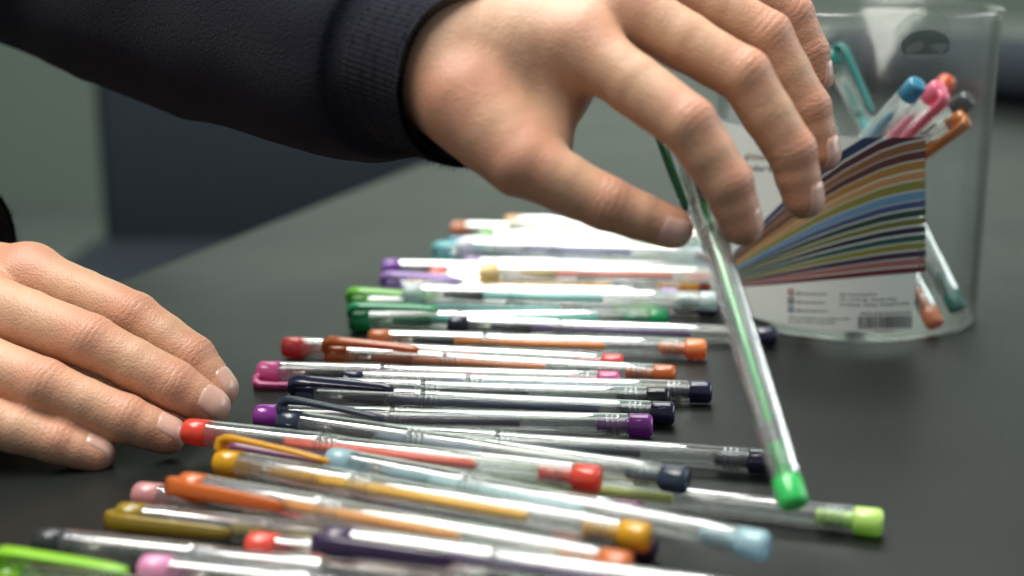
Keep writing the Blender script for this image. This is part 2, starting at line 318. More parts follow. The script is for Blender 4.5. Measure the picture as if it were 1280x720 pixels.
# name of the pen's look | mid x, mid y, angle, level, roll (clip), cap colour, ink colour, ink end, tinted, label
LIME = C(140, 200, 50)
PENS = [
 # front group
 (-74.7, 357.0, -12.46, 0, 0,   LIME, C(120, 190, 60), 100, 0, 'gel pen with bright lime green clip turned up, in front of all other pens'),
 (-34.5, 361.3, -13.51, 0, 150, C(225, 150, 190), C(190, 120, 180), 96, 0, 'gel pen with pale pink cap end and lilac ink, just beyond the lime clip pen'),
 (-70.8, 380.3, -13.15, 0, 160, C(70, 72, 76), C(60, 62, 66), 90, .55, 'gel pen with smoky grey see-through cap, between the lime and olive capped pens'),
 (16.9, 357.7, -17.30, 1, 72,   C(62, 44, 78), C(70, 50, 90), 105, 0, 'gel pen with dark purple clip, resting on top of the pink and coral pens'),
 (-6.7, 376.1, -14.25, 0, 150,  C(235, 85, 70), C(225, 80, 70), 98, 0, 'gel pen with coral red cap end, half under the dark purple clip pen'),
 (-52.0, 397.8, -14.85, 0, 78,  C(150, 125, 30), C(160, 140, 60), 95, 0, 'gel pen with olive gold clip, beside the pen with the thick orange clip'),
 (-51.5, 412.1, -16.84, 0, 150, C(200, 140, 140), C(180, 90, 90), 85, 0, 'gel pen with dusty rose cap end, half hidden under the orange clip pen'),
 (-36.3, 391.5, -23.45, 1, 70,  C(205, 105, 40), C(215, 140, 60), 98, 0, 'gel pen with thick burnt orange clip, stacked on the olive and rose pens'),
 (-27.0, 420.1, -20.77, 0, 140, C(70, 40, 75), C(90, 50, 90), 90, 0, 'gel pen with dark plum end plug, between the orange and golden clip pens'),
 (-29.0, 411.5, -23.75, 1, -20, C(215, 160, 20), C(222, 165, 40), 112, 0, 'gel pen with golden yellow clip, stacked on the mauve and plum pens'),
 (-30.0, 442.2, -19.30, 0, 30,  C(120, 60, 100), C(235, 150, 40), 88, .3, 'gel pen with mauve see-through cap end, half under the golden yellow clip'),
 (6.0, 409.4, -26.84, 1, 170,   C(170, 205, 215), C(170, 200, 205), 92, .35, 'gel pen with frosted pale blue cap and plug, stacked across the light green pen'),
 (43.5, 432.6, -16.49, 0, 170,  C(190, 225, 120), C(215, 220, 110), 84, 0, 'gel pen with light green end plug and yellow green ink, ahead of the held pen'),
 (-13.6, 452.8, -21.87, 1, -12, C(50, 62, 82), C(120, 135, 150), 78, .3, 'gel pen with slate grey clip, just beyond the bright red ink pen'),
 (-43.4, 448.6, -17.35, 1, 175, C(232, 78, 58), C(238, 92, 70), 108, 0, 'gel pen with bright red ink and plug, its cap end held by the left hand'),
 (16.9, 476.4, -10.05, 0, 160,  C(45, 48, 70), C(60, 62, 80), 104, 0, 'gel pen with dark grey ink, its plug behind the held green pen'),
 # middle group
 (-22.9, 504.6, -4.03, 0, 150,  C(150, 60, 160), C(50, 42, 62), 101, .2, 'gel pen with violet plug and blackish purple ink, next to the navy clip pen'),
 (-12.6, 523.6, -8.02, 0, 25,   C(40, 44, 72), C(48, 54, 82), 122, .1, 'gel pen with long glossy navy clip turned up and navy blue ink'),
 (-13.3, 537.0, -4.89, 0, 165,  C(30, 30, 36), C(30, 30, 34), 95, 0, 'gel pen with black ink, squeezed between two navy plugged pens'),
 (4.5, 545.1, -5.14, 0, 170,    C(42, 46, 78), C(80, 120, 160), 118, .1, 'gel pen with indigo plug and pale blue ink, in front of the pink clip pen'),
 (-31.2, 557.7, -5.14, 0, 118,  C(225, 105, 165), C(215, 100, 150), 96, 0, 'gel pen with bright pink clip on its near side and pink ink'),
 (-6.6, 573.3, -10.71, 0, 20,   C(205, 110, 55), C(225, 130, 80), 96, 0, 'gel pen with copper brown cap end and plug, beside the scarlet capped pen'),
 (-27.1, 587.5, -9.85, 0, 160,  C(232, 80, 80), C(232, 110, 100), 88, 0, 'gel pen with scarlet cap end and small red plug, next to the copper capped pen'),
 (10.2, 604.4, -5.76, 0, 165,   C(238, 140, 85), C(232, 130, 50), 106, 0, 'gel pen with broad orange ink and peach orange plug, a gap before it'),
 (44.7, 625.9, -6.91, 0, 165,   C(40, 42, 66), C(70, 50, 100), 112, 0, 'gel pen with midnight blue plug close to the jar and thin purple ink'),
 (-1.5, 644.7, 2.44, 0, 15,     C(30, 160, 100), C(60, 170, 150), 118, .2, 'gel pen with emerald green cap end, just in front of the leaf green clip'),
 (-5.2, 665.0, -4.66, 0, 20,    C(115, 195, 65), C(130, 195, 190), 104, 0, 'gel pen with leaf green clip turned up, alone among white topped pens'),
 (24.4, 674.1, -7.65, 0, 170,   C(44, 48, 74), C(120, 140, 165), 100, 0, 'gel pen with dark blue plug and grey blue ink, beside the leaf green clip pen'),
 (22.2, 653.1, -4.96, 1, 170,   C(200, 215, 215), C(120, 190, 185), 96, .3, 'gel pen with frosted grey cap and turquoise ink, on the leaf and emerald pens'),
 (58.3, 697.9, -3.40, 1, 170,   C(225, 205, 150), C(215, 120, 110), 98, .2, 'gel pen with pale straw cap and rose red ink, on the amber ink pen'),
 (43.7, 752.9, -7.85, 1, 170,   C(215, 215, 225), C(95, 95, 150), 96, .3, 'gel pen with milky white cap and violet blue ink, on top of the rear pens'),
 # back group
 (8.2, 694.5, -6.60, 0, 15,     C(160, 125, 195), C(190, 175, 205), 95, .2, 'gel pen with lavender clip cap, next to the pen with amber ink'),
 (20.4, 709.9, -6.17, 0, 165,   C(235, 165, 30), C(232, 160, 50), 106, 0, 'gel pen with amber yellow ink and yellow plug, beyond the lavender capped pen'),
 (31.2, 725.7, -3.42, 0, 165,   C(228, 110, 105), C(215, 140, 135), 100, 0, 'gel pen with salmon pink cap end and dull rose ink'),
 (4.5, 740.2, -6.27, 0, 170,    C(130, 80, 175), C(190, 185, 200), 80, .15, 'gel pen with amethyst purple cap end, sticking out past the salmon pen'),
 (48.2, 747.4, -4.16, 0, 160,   C(190, 165, 215), C(190, 170, 205), 90, 0, 'gel pen with pale lilac ink, between the amethyst and blue ink pens'),
 (31.3, 765.0, -5.73, 0, 20,    C(110, 190, 195), C(80, 90, 150), 92, .2, 'gel pen with light turquoise cap and blue violet ink'),
 (46.6, 781.6, -7.33, 0, 160,   C(200, 160, 190), C(205, 175, 195), 94, 0, 'gel pen with greyish pink ink, in front of the sea blue cap'),
 (37.0, 796.8, -7.90, 0, 155,   C(40, 130, 150), C(150, 195, 205), 98, 0, 'gel pen with sea blue cap end below the white topped rear pens'),
 (54.5, 815.7, -6.69, 0, 160,   C(150, 215, 150), C(170, 220, 130), 120, 0, 'gel pen with mint green ink near the far end of the row'),
 (73.7, 826.6, -6.18, 0, 20,    C(225, 225, 215), C(220, 222, 214), 98, 0, 'gel pen with ivory white cap and ink near the far end of the row'),
 (37.4, 840.0, -6.18, 0, 165,   C(205, 135, 100), C(225, 205, 190), 96, 0, 'gel pen with tan brown cap end, second from the far end of the row'),
 (70.2, 858.6, -5.67, 0, 165,   C(240, 190, 130), C(235, 215, 190), 92, 0, 'gel pen with apricot cap end, farthest from the lime clip pen'),
]
for (mx_, my_, an, lv, roll, col, ink, iend, tr, lab) in PENS:
    d = (math.cos(math.radians(an)), math.sin(math.radians(an)), 0.0)
    zz = 4.9 + 8.5 * lv
    a = (mx_ - d[0] * 75, my_ - d[1] * 75, zz)
    o = gel_pen('gel_pen', a, d, roll, col, ink, iend, tr, clip=not 125 < roll < 235)
    tag(o, lab, 'pen', 'gel pens laid in a row on the table')

# the pen held up by the right hand
PB = at(993, 632, 408.0); PT = None
for zt in np.arange(440, 520, .5):      # the depth of its top that makes it 150 mm long
    q = at(845, 140, zt)
    if np.linalg.norm(q - PB) >= 150: PT = q; break
pd = (PB - PT) / np.linalg.norm(PB - PT)
# roll so that the clip looks to the picture's left
def roll_for(d, want):
    x = Vector(d).normalized(); y = Vector((0, 0, 1)).cross(x).normalized(); z = x.cross(y); w = Vector(want)
    return math.degrees(math.atan2(-w.dot(y), w.dot(z)))
GREEN = C(30, 120, 70)
o = gel_pen('gel_pen', tuple(PB - pd * 150), pd, roll_for(pd, (-1, -.15, .0)), GREEN, C(25, 175, 80), 123, 0, ink_r=0.85, plug=C(60, 195, 100))
tag(o, 'green gel pen held upright between thumb and index finger of the right hand', 'pen')

# ================================================================== the jar
JX, JY, JR, JH = 163.5, 682.0, 64.0, 148.0
jar = empty('plastic_jar', (JX * MM, JY * MM, 0)); tag(jar, 'clear round plastic jar with a striped label holding some pens', 'jar')
m_jar = clear('jar_clear_plastic', tint=(0.985, 0.995, 0.99), rough=0.11, f0=0.045, f90=0.7, edge=0.82, haze=0.010, bump=0.015, bscale=(20, 20, 8))
V, Fc = lathe([(1.2, JR - 4), (.6, JR - 2), (1.0, JR - .6), (2.6, JR), (JH - 5, JR + .4), (JH - 4.6, JR + 1.2), (JH - 2.0, JR + 1.6), (JH - .2, JR + 1.2), (JH, JR + .3), (JH - .4, JR - .6), (JH - 5, JR - 1.0), (4.5, JR - 1.3), (3.2, JR - 3)], 96, 'z')
mesh_obj('jar_wall', V, Fc, m_jar, jar)
V, Fc = lathe([(.5, 4), (.7, JR - 8), (1.2, JR - 4)], 64, 'z', True, False); bs = mesh_obj('jar_base', V, Fc, m_jar, jar)
V, Fc = lathe([(1.6, JR - 5), (.3, JR - 2.4), (2.2, JR - .2)], 96, 'z'); mesh_obj('base_rim', V, Fc, m_jar, bs)

def on_jar(px, py, r):
    d = ((px - 640) * CX + (360 - py) * CU) / FPX + CW
    ox, oy = -JX, -JY
    A = d[0] ** 2 + d[1] ** 2; B = 2 * (ox * d[0] + oy * d[1]); Cq = ox * ox + oy * oy - r * r
    t = (-B - math.sqrt(max(0, B * B - 4 * A * Cq))) / (2 * A)
    p = CC + d * t
    return math.atan2(p[1] - JY, p[0] - JX), p[2]
LR = JR + 0.55
def uv(px, py):
    th, z = on_jar(px, py, LR); return th * LR, z
def wrap(u, v, r): th = u / r * (r / LR) if False else u / LR; return (r * math.cos(th), r * math.sin(th), v)
uR, vT = uv(1158, 171); _, vB = uv(1130, 414)
uL = uR - math.radians(175) * LR
m_label = plain('label_paper', (0.74, 0.78, 0.74), 0.35, coat=0.3)
def patch(name, grid, r, mat, parent, th=0.0):
    """grid: rows of (u, v) points, wrapped round the jar"""
    n, m = len(grid), len(grid[0])
    V = [wrap(u, v, r) for row in grid for (u, v) in row]
    Fc = [(i * m + j, i * m + j + 1, (i + 1) * m + j + 1, (i + 1) * m + j) for i in range(n - 1) for j in range(m - 1)]
    return mesh_obj(name, V, Fc, mat, parent)
label = patch('label', [[(uL + (uR - uL) * i / 60, v) for i in range(61)] for v in (vB, vT)], JR + 0.55, m_label, jar)
label['label'] = 'white paper label with a fan of coloured stripes and small print'

# the fan of stripes
TX = [905, 918, 951, 985, 1020, 1055, 1100, 1130, 1160]
TY = [335, 322, 292, 264, 237, 214, 190, 180, 174]
BX = [905, 951, 985, 1020, 1055, 1100, 1160]; BY = [360, 357, 354, 351, 348, 344, 339.5]
STR = [(-0.20, -.105, (38, 52, 84)), (-.085, -.012, (70, 34, 46)), (0, .068, (124, 84, 54)), (.076, .14, (84, 44, 44)), (.15, .218, (150, 112, 52)),
       (.23, .29, (170, 130, 84)), (.30, .37, (124, 122, 58)), (.38, .447, (96, 134, 164)), (.455, .507, (60, 78, 118)), (.52, .574, (38, 62, 52)),
       (.586, .635, (104, 104, 54)), (.65, .698, (36, 38, 52)), (.713, .762, (40, 78, 74)), (.772, .822, (124, 124, 56)), (.834, .882, (58, 40, 66)),
       (.891, .943, (150, 98, 94)), (.955, 1.0, (100, 40, 48))]
uS = uv(909, 330)[0]
for (w0, w1, c) in STR:
    rows = [[], []]; XS = np.linspace(911, 1157, 42)
    for x in XS:
        t = np.interp(x, TX, TY); b = np.interp(x, BX, BY)
        y0, y1 = t + (b - t) * w0, t + (b - t) * w1
        if y1 < 171.8: continue
        y0 = max(y0, 171.6)
        rows[0].append(uv(x, y1)); rows[1].append(uv(x, y0))
    patch('stripe', rows, JR + 0.62, plain('stripe_ink', C(*c), 0.4, coat=0.2), label)

# printed words, icons and bar code
def text_mesh(s):
    cu = bpy.data.curves.new('txt', 'FONT'); cu.body = s; cu.size = 1.0; cu.resolution_u = 2
    ob = bpy.data.objects.new('txt', cu); COL.objects.link(ob)
    bpy.context.view_layer.update()
    me = bpy.data.meshes.new_from_object(ob.evaluated_get(bpy.context.evaluated_depsgraph_get()))
    bpy.data.objects.remove(ob); bpy.data.curves.remove(cu)
    v = np.array([x.co[:] for x in me.vertices]); f = [tuple(p.vertices) for p in me.polygons]
    bpy.data.meshes.remove(me)
    return v, f
m_print = plain('print_black', (0.03, 0.03, 0.035), 0.5)
def lettering(s, pxa, pya, pxb, pyb, hpx, mat):
    v, f = text_mesh(s)
    u0, v0 = uv(pxa, pya); u1, v1 = uv(pxb, pyb); hh = abs(uv(pxa, pya - hpx)[1] - v0)
    w = v[:, 0].max() - v[:, 0].min()
    V = []
    for (a, b, _) in v:
        k = (a - v[:, 0].min()) / w
        V.append(wrap(u0 + (u1 - u0) * k, v0 + (v1 - v0) * k + b / 0.72 * hh, JR + 0.66))
    return mesh_obj('lettering', V, f, mat, label, smooth=False)
lettering('glitter \u00b7', 930, 199, 966, 200, 9, plain('print_brown', C(120, 60, 40), .5))
lettering('standard \u00b7', 922, 213, 974, 214, 9, m_print)
lettering('www.smartcolorart.net', 1075, 393.5, 1138, 392, 5.2, m_print)
for i, s in enumerate(('@smartcolorartt', '@smartcolorart', '@smartcolorart1')):
    lettering(s, 995, 368 + i * 10.6, 1034 - 3 * (i == 1), 369 + i * 10.6, 4.2, m_print)
lettering('Non Toxic & Acid Free', 1050, 369.5, 1096, 369.5, 4.0, m_print)
lettering('0.8 - 1.0 mm tips \u00b7 Smooth writing', 1050, 375.5, 1120, 375, 4.0, m_print)
lettering('For Drawing \u00b7 Coloring \u00b7 Writing & Doodling', 1050, 382, 1136, 380, 4.0, m_print)
lettering('Add on and supplies to our website to have', 986, 397.5, 1062, 399.5, 3.6, m_print)
lettering('the chance to be a lucky product', 986, 402.5, 1044, 404.5, 3.6, m_print)
lettering('4000004819517', 1092, 416, 1120, 415, 3.2, m_print)
def prect(name, x0, y0, x1, y1, mat, r):
    return patch(name, [[uv(x0, y1), uv(x1, y1)], [uv(x0, y0), uv(x1, y0)]], r, mat, label)
for i, c in enumerate(((150, 80, 70), (50, 56, 80), (50, 100, 160))):
    y = 361 + i * 10.6
    prect('icon', 985, y, 992.5, y + 8, plain('icon_ink', C(*c), .5), JR + 0.63)
    prect('icon', 987, y + 2, 990.6, y + 5.6, plain('icon_light', C(205, 200, 196), .5), JR + 0.66)
rb = random.Random(3); x = 1072.0
while x < 1141:
    w = rb.choice((.7, .7, 1.1, 1.6)); prect('bar', x, 394.5 + (1072 - x) * .02 + 1.2, min(x + w, 1142), 411 + (1072 - x) * .02, m_print, JR + 0.64); x += w + rb.choice((.6, .7, 1.1))

# round clear seal near the rim
m_seal = clear('seal_film', tint=(0.86, 0.90, 0.87), rough=0.25, f0=0.08, f90=0.5, edge=0.8, haze=0.10, bump=.4, bscale=(300, 300, 300))
m_smudge = plain('seal_glue', (0.22, 0.25, 0.23), 0.5, var=.6, scale=500, bump=.6, bscale=900, trans=.8)
def disc(name, cx, cy, rx, ry, r, mat, parent, cut=None, n=40):
    u0, v0 = uv(cx, cy); ru = abs(uv(cx + rx, cy)[0] - u0); rv = abs(uv(cx, cy - ry)[1] - v0)
    V = [wrap(u0, v0, r)]; 
    for k in range(n):
        a = 2 * PI * k / n; sa = math.sin(a)
        V.append(wrap(u0 + ru * math.cos(a), v0 + rv * (max(sa, cut) if cut is not None else sa) * (1 + .05 * mnoise.noise((math.cos(a) * 3, sa * 3, 1))), r))
    return mesh_obj(name, V, [(0, k + 1, (k + 1) % n + 1) for k in range(n)], mat, parent, smooth=False)
seal = disc('seal_sticker', 1156, 43, 33, 32, JR + 0.75, m_seal, jar)
disc('glue_patch', 1158, 57, 29, 20, JR + 0.8, m_smudge, seal, cut=-.55)

# pens standing in the jar
JAR_PENS = [
 ((161.9, 733.1, 121.7), (210.8, 647.2, 8.8), (.7, -.6, .4), C(20, 130, 125), C(60, 160, 160), 90, 0, 'gel pen with teal green clip, standing crossed inside the jar'),
 ((180.5, 633.3, 117.4), (124.1, 718.1, 7.3), (-.3, .9, .1), C(70, 150, 185), C(120, 170, 190), 100, .15, 'gel pen with sky blue cap standing in the jar next to the pink one'),
 ((193.4, 642.8, 114.9), (129.1, 724.7, 6.9), (.35, -.93, .0), C(235, 120, 150), C(225, 110, 140), 95, 0, 'gel pen with pink clip facing out, standing in the jar above the label'),
 ((215.9, 706.6, 111.3), (134.6, 637.3, 6.0), (-.5, .8, .3), C(225, 95, 45), C(180, 60, 80), 100, 0, 'gel pen with bright orange cap end, behind the pink clip pen in the jar'),
 ((209.1, 649.1, 109.0), (111.5, 697.8, 6.0), (-.5, .5, .5), C(40, 44, 48), C(60, 60, 66), 100, 0, 'gel pen with black cap end leaning against the jar wall'),
 ((205.6, 642.3, 101.4), (111.7, 682.6, 8.7), (.1, -1, .0), C(205, 120, 30), C(180, 100, 50), 100, .2, 'gel pen with amber brown clip, lowest against the jar wall'),
 ((148.8, 732.9, 108.0), (196.6, 636.9, 6.0), (.7, .6, .4), C(240, 150, 110), C(240, 170, 130), 70, 0, 'gel pen with peach orange plug at the foot of the jar beside the label edge'),
 ((120.6, 659.5, 126.3), (184.6, 728.8, 9.7), (.2, -.8, .4), C(60, 110, 90), C(60, 90, 80), 100, .2, 'gel pen with dark green cap in the jar behind the fingers')]
for (T, Bf, rl, col, ink, iend, tr, lab) in JAR_PENS:
    T = np.array(T); Bf = np.array(Bf); d = Bf - T; L = np.linalg.norm(d); d /= L
    o = gel_pen('gel_pen', tuple(T), d, roll_for(d, rl), col, ink, iend, tr, clip='clip' in lab.split(',')[0])
    if L < 145: o.scale = (L / 150,) * 3
    tag(o, lab, 'pen', 'pens standing in the jar')

# ================================================================== the person
SKIN_RES = 0.95
def rcone(P, a, b, r1, r2):
    """signed distance to a round cone (numpy, float32)"""
    a = np.asarray(a, np.float32); b = np.asarray(b, np.float32)
    ba = b - a; l2 = float(ba @ ba); rr = r1 - r2; a2 = l2 - rr * rr; il2 = 1.0 / l2
    pa = P - a; y = pa @ ba; z = y - l2
    x2 = ((pa * l2 - y[..., None] * ba) ** 2).sum(-1)
    y2 = y * y * l2; z2 = z * z * l2
    k = np.sign(rr) * rr * rr * x2
    d = (np.sqrt(x2 * a2 * il2) + y * rr) * il2 - r1
    m1 = np.sign(z) * a2 * z2 > k; m2 = np.sign(y) * a2 * y2 < k
    d = np.where(m2, np.sqrt(x2 + y2) * il2 - r1, d)
    d = np.where(m1, np.sqrt(x2 + z2) * il2 - r2, d)
    return d.astype(np.float32)
def smin(a, b, k):
    h = np.maximum(k - np.abs(a - b), 0) / k
    return np.minimum(a, b) - h * h * k * 0.25
def hand_sdf(H):
    def f(P):
        palm = None
        for (a, b, r1, r2, k) in H['palm']:
            d = rcone(P, a, b, r1, r2); palm = d if palm is None else smin(palm, d, k)
        fing = None
        for name, J in H['fingers'].items():
            dd = None
            for i in range(len(J) - 1):
                (p, r), (q, s) = J[i], J[i + 1]
                mid_ = (p + q) / 2; rm = (r + s) / 2 * (0.99 if i > 0 else 0.985)
                d = smin(rcone(P, p, mid_, r, rm), rcone(P, mid_, q, rm, s), 1.0)
                dd = d if dd is None else smin(dd, d, 1.6)
            for (p, r) in H['pads'].get(name, []):
                dd = smin(dd, np.sqrt(((P - np.asarray(p, np.float32)) ** 2).sum(-1)) - r, 5)
            fing = dd if fing is None else smin(fing, dd, 1.6)
        return smin(palm, fing, 8.0)
    return f
def finger_sdf(J):
    def f(P):
        dd = None
        for i in range(len(J) - 1):
            (p, r), (q, s) = J[i], J[i + 1]
            d = rcone(P, p, q, r, s); dd = d if dd is None else smin(dd, d, 1.6)
        return dd
    return f
def surface_nets(f, lo, hi, h):
    n = np.ceil((hi - lo) / h).astype(int) + 1
    ax = [lo[i] + np.arange(n[i]) * h for i in range(3)]
    D = np.empty(n, np.float32); B = 10
    for i in range(0, n[0], B):
        xs = ax[0][i:i + B]
        blocks = [(j, k) for j in range(0, n[1], B) for k in range(0, n[2], B)]
        cen = np.array([(xs.mean(), ax[1][j:j + B].mean(), ax[2][k:k + B].mean()) for j, k in blocks], np.float32)
        dc = f(cen)
        for (j, k), dv in zip(blocks, dc):
            if abs(dv) > B * h * 0.95 + 6: D[i:i + B, j:j + B, k:k + B] = dv; continue
            g = np.stack(np.meshgrid(xs, ax[1][j:j + B], ax[2][k:k + B], indexing='ij'), -1).astype(np.float32)
            D[i:i + B, j:j + B, k:k + B] = f(g.reshape(-1, 3)).reshape(g.shape[:3])
    ins = D < 0
    c = np.zeros(n - 1, np.int8)
    for dx in (0, 1):
        for dy in (0, 1):
            for dz in (0, 1):
                c += ins[dx:n[0] - 1 + dx, dy:n[1] - 1 + dy, dz:n[2] - 1 + dz]
    act = np.argwhere((c > 0) & (c < 8))
    idx = -np.ones(n - 1, np.int64); idx[tuple(act.T)] = np.arange(len(act))
    acc = np.zeros((len(act), 3)); cnt = np.zeros(len(act))
    corners = [(dx, dy, dz) for dx in (0, 1) for dy in (0, 1) for dz in (0, 1)]
    for a in corners:
        for axis in range(3):
            if a[axis]: continue
            b = list(a); b[axis] = 1
            va = D[tuple((act + a).T)]; vb = D[tuple((act + b).T)]
            m = (va < 0) != (vb < 0)
            t = np.where(m, va / np.where(m, va - vb, 1), 0)
            p = np.tile(np.array(a, float), (len(act), 1)); p[:, axis] += t
            acc[m] += p[m]; cnt[m] += 1
    V = lo + (act + acc / cnt[:, None]) * h
    Fs = []
    for axis in range(3):
        u, w = (axis + 1) % 3, (axis + 2) % 3
        sl0 = [slice(0, n[i]) for i in range(3)]; sl1 = [slice(0, n[i]) for i in range(3)]
        sl0[axis] = slice(0, n[axis] - 1); sl1[axis] = slice(1, n[axis])
        s0 = ins[tuple(sl0)]; s1 = ins[tuple(sl1)]
        e = np.argwhere(s0 != s1)
        e = e[(e[:, u] > 0) & (e[:, w] > 0) & (e[:, u] < n[u] - 1) & (e[:, w] < n[w] - 1)]
        fl = s0[tuple(e.T)]
        du = np.zeros(3, int); du[u] = 1; dw = np.zeros(3, int); dw[w] = 1
        q = np.stack([idx[tuple((e - du - dw).T)], idx[tuple((e - dw).T)], idx[tuple(e.T)], idx[tuple((e - du).T)]], 1)
        q[~fl] = q[~fl][:, ::-1]
        Fs.append(q)
    return V, np.concatenate(Fs)
def grad(f, P, e=0.4):
    G = np.stack([f((P + np.eye(3)[i] * e).astype(np.float32)) - f((P - np.eye(3)[i] * e).astype(np.float32)) for i in range(3)], -1)
    return G / (np.linalg.norm(G, axis=-1, keepdims=True) + 1e-9)
def fast_mesh(name, V, Q, mat, parent):
    me = bpy.data.meshes.new(name)
    me.vertices.add(len(V)); me.vertices.foreach_set('co', (V * MM).astype(np.float32).ravel())
    me.loops.add(Q.size); me.loops.foreach_set('vertex_index', Q.astype(np.int32).ravel())
    me.polygons.add(len(Q)); me.polygons.foreach_set('loop_start', np.arange(0, Q.size, 4, dtype=np.int32))
    me.update(calc_edges=True); me.validate(); me.shade_smooth()
    me.materials.append(mat)
    o = bpy.data.objects.new(name, me); COL.objects.link(o); o.parent = parent
    return o
def camdir(r, u, t):                     # right, up, toward the viewer
    v = r * CX + u * CU - t * CW; return v / np.linalg.norm(v)

def skin_mat():
    m, nt, out = newmat('skin')
    p = N(nt, 'ShaderNodeBsdfPrincipled'); p.inputs['Roughness'].default_value = 0.47; p.inputs['Specular IOR Level'].default_value = 0.4
    p.inputs['Subsurface Weight'].default_value = 0.10; p.inputs['Subsurface Radius'].default_value = (1.0, .38, .22); p.inputs['Subsurface Scale'].default_value = 0.0035
    at_ = N(nt, 'ShaderNodeAttribute', attribute_name='flush')
    tc = N(nt, 'ShaderNodeTexCoord')
    n1 = N(nt, 'ShaderNodeTexNoise'); n1.inputs['Scale'].default_value = 110; n1.inputs['Detail'].default_value = 8; n1.inputs['Roughness'].default_value = 0.65
    nt.links.new(tc.outputs['Object'], n1.inputs['Vector'])
    mx = N(nt, 'ShaderNodeMix', data_type='RGBA'); mx.inputs[6].default_value = (0.48, 0.262, 0.158, 1); mx.inputs[7].default_value = (0.60, 0.362, 0.235, 1)
    nt.links.new(n1.outputs['Fac'], mx.inputs[0])
    mx2 = N(nt, 'ShaderNodeMix', data_type='RGBA'); mx2.inputs[7].default_value = (0.53, 0.19, 0.13, 1)
    nt.links.new(at_.outputs['Fac'], mx2.inputs[0]); nt.links.new(mx.outputs[2], mx2.inputs[6])
    nt.links.new(mx2.outputs[2], p.inputs['Base Color'])
    v1 = N(nt, 'ShaderNodeTexVoronoi'); v1.inputs['Scale'].default_value = 1100
    n2 = N(nt, 'ShaderNodeTexNoise'); n2.inputs['Scale'].default_value = 420; n2.inputs['Detail'].default_value = 6
    nt.links.new(tc.outputs['Object'], v1.inputs['Vector']); nt.links.new(tc.outputs['Object'], n2.inputs['Vector'])
    ad = N(nt, 'ShaderNodeMath', operation='ADD'); nt.links.new(v1.outputs['Distance'], ad.inputs[0]); nt.links.new(n2.outputs['Fac'], ad.inputs[1])
    b = N(nt, 'ShaderNodeBump'); b.inputs['Strength'].default_value = 0.3; b.inputs['Distance'].default_value = 0.0005
    nt.links.new(ad.outputs[0], b.inputs['Height'])
    # knuckle creases
    a1 = N(nt, 'ShaderNodeAttribute', attribute_name='crease_s'); a2 = N(nt, 'ShaderNodeAttribute', attribute_name='crease_m')
    nd = N(nt, 'ShaderNodeTexNoise'); nd.inputs['Scale'].default_value = 260; nd.inputs['Detail'].default_value = 3
    nt.links.new(tc.outputs['Object'], nd.inputs['Vector'])
    s1 = N(nt, 'ShaderNodeMath', operation='MULTIPLY_ADD'); s1.inputs[1].default_value = 3.2; nt.links.new(nd.outputs['Fac'], s1.inputs[0]); nt.links.new(a1.outputs['Fac'], s1.inputs[2])
    s2 = N(nt, 'ShaderNodeMath', operation='MULTIPLY'); s2.inputs[1].default_value = PI / 2.3; nt.links.new(s1.outputs[0], s2.inputs[0])
    s3 = N(nt, 'ShaderNodeMath', operation='SINE'); nt.links.new(s2.outputs[0], s3.inputs[0])
    s4 = N(nt, 'ShaderNodeMath', operation='ABSOLUTE'); nt.links.new(s3.outputs[0], s4.inputs[0])
    s5 = N(nt, 'ShaderNodeMath', operation='POWER'); s5.inputs[1].default_value = 0.45; nt.links.new(s4.outputs[0], s5.inputs[0])
    s6 = N(nt, 'ShaderNodeMath', operation='MULTIPLY'); nt.links.new(s5.outputs[0], s6.inputs[0]); nt.links.new(a2.outputs['Fac'], s6.inputs[1])
    b2 = N(nt, 'ShaderNodeBump'); b2.inputs['Strength'].default_value = 0.42; b2.inputs['Distance'].default_value = 0.0009
    nt.links.new(s6.outputs[0], b2.inputs['Height']); nt.links.new(b.outputs[0], b2.inputs['Normal'])
    nt.links.new(b2.outputs[0], p.inputs['Normal'])
    nt.links.new(p.outputs[0], out.inputs[0])
    return m
m_skin = skin_mat()
m_nail = plain('fingernail', (0.60, 0.36, 0.29), 0.28, coat=.3, var=.06, scale=300)

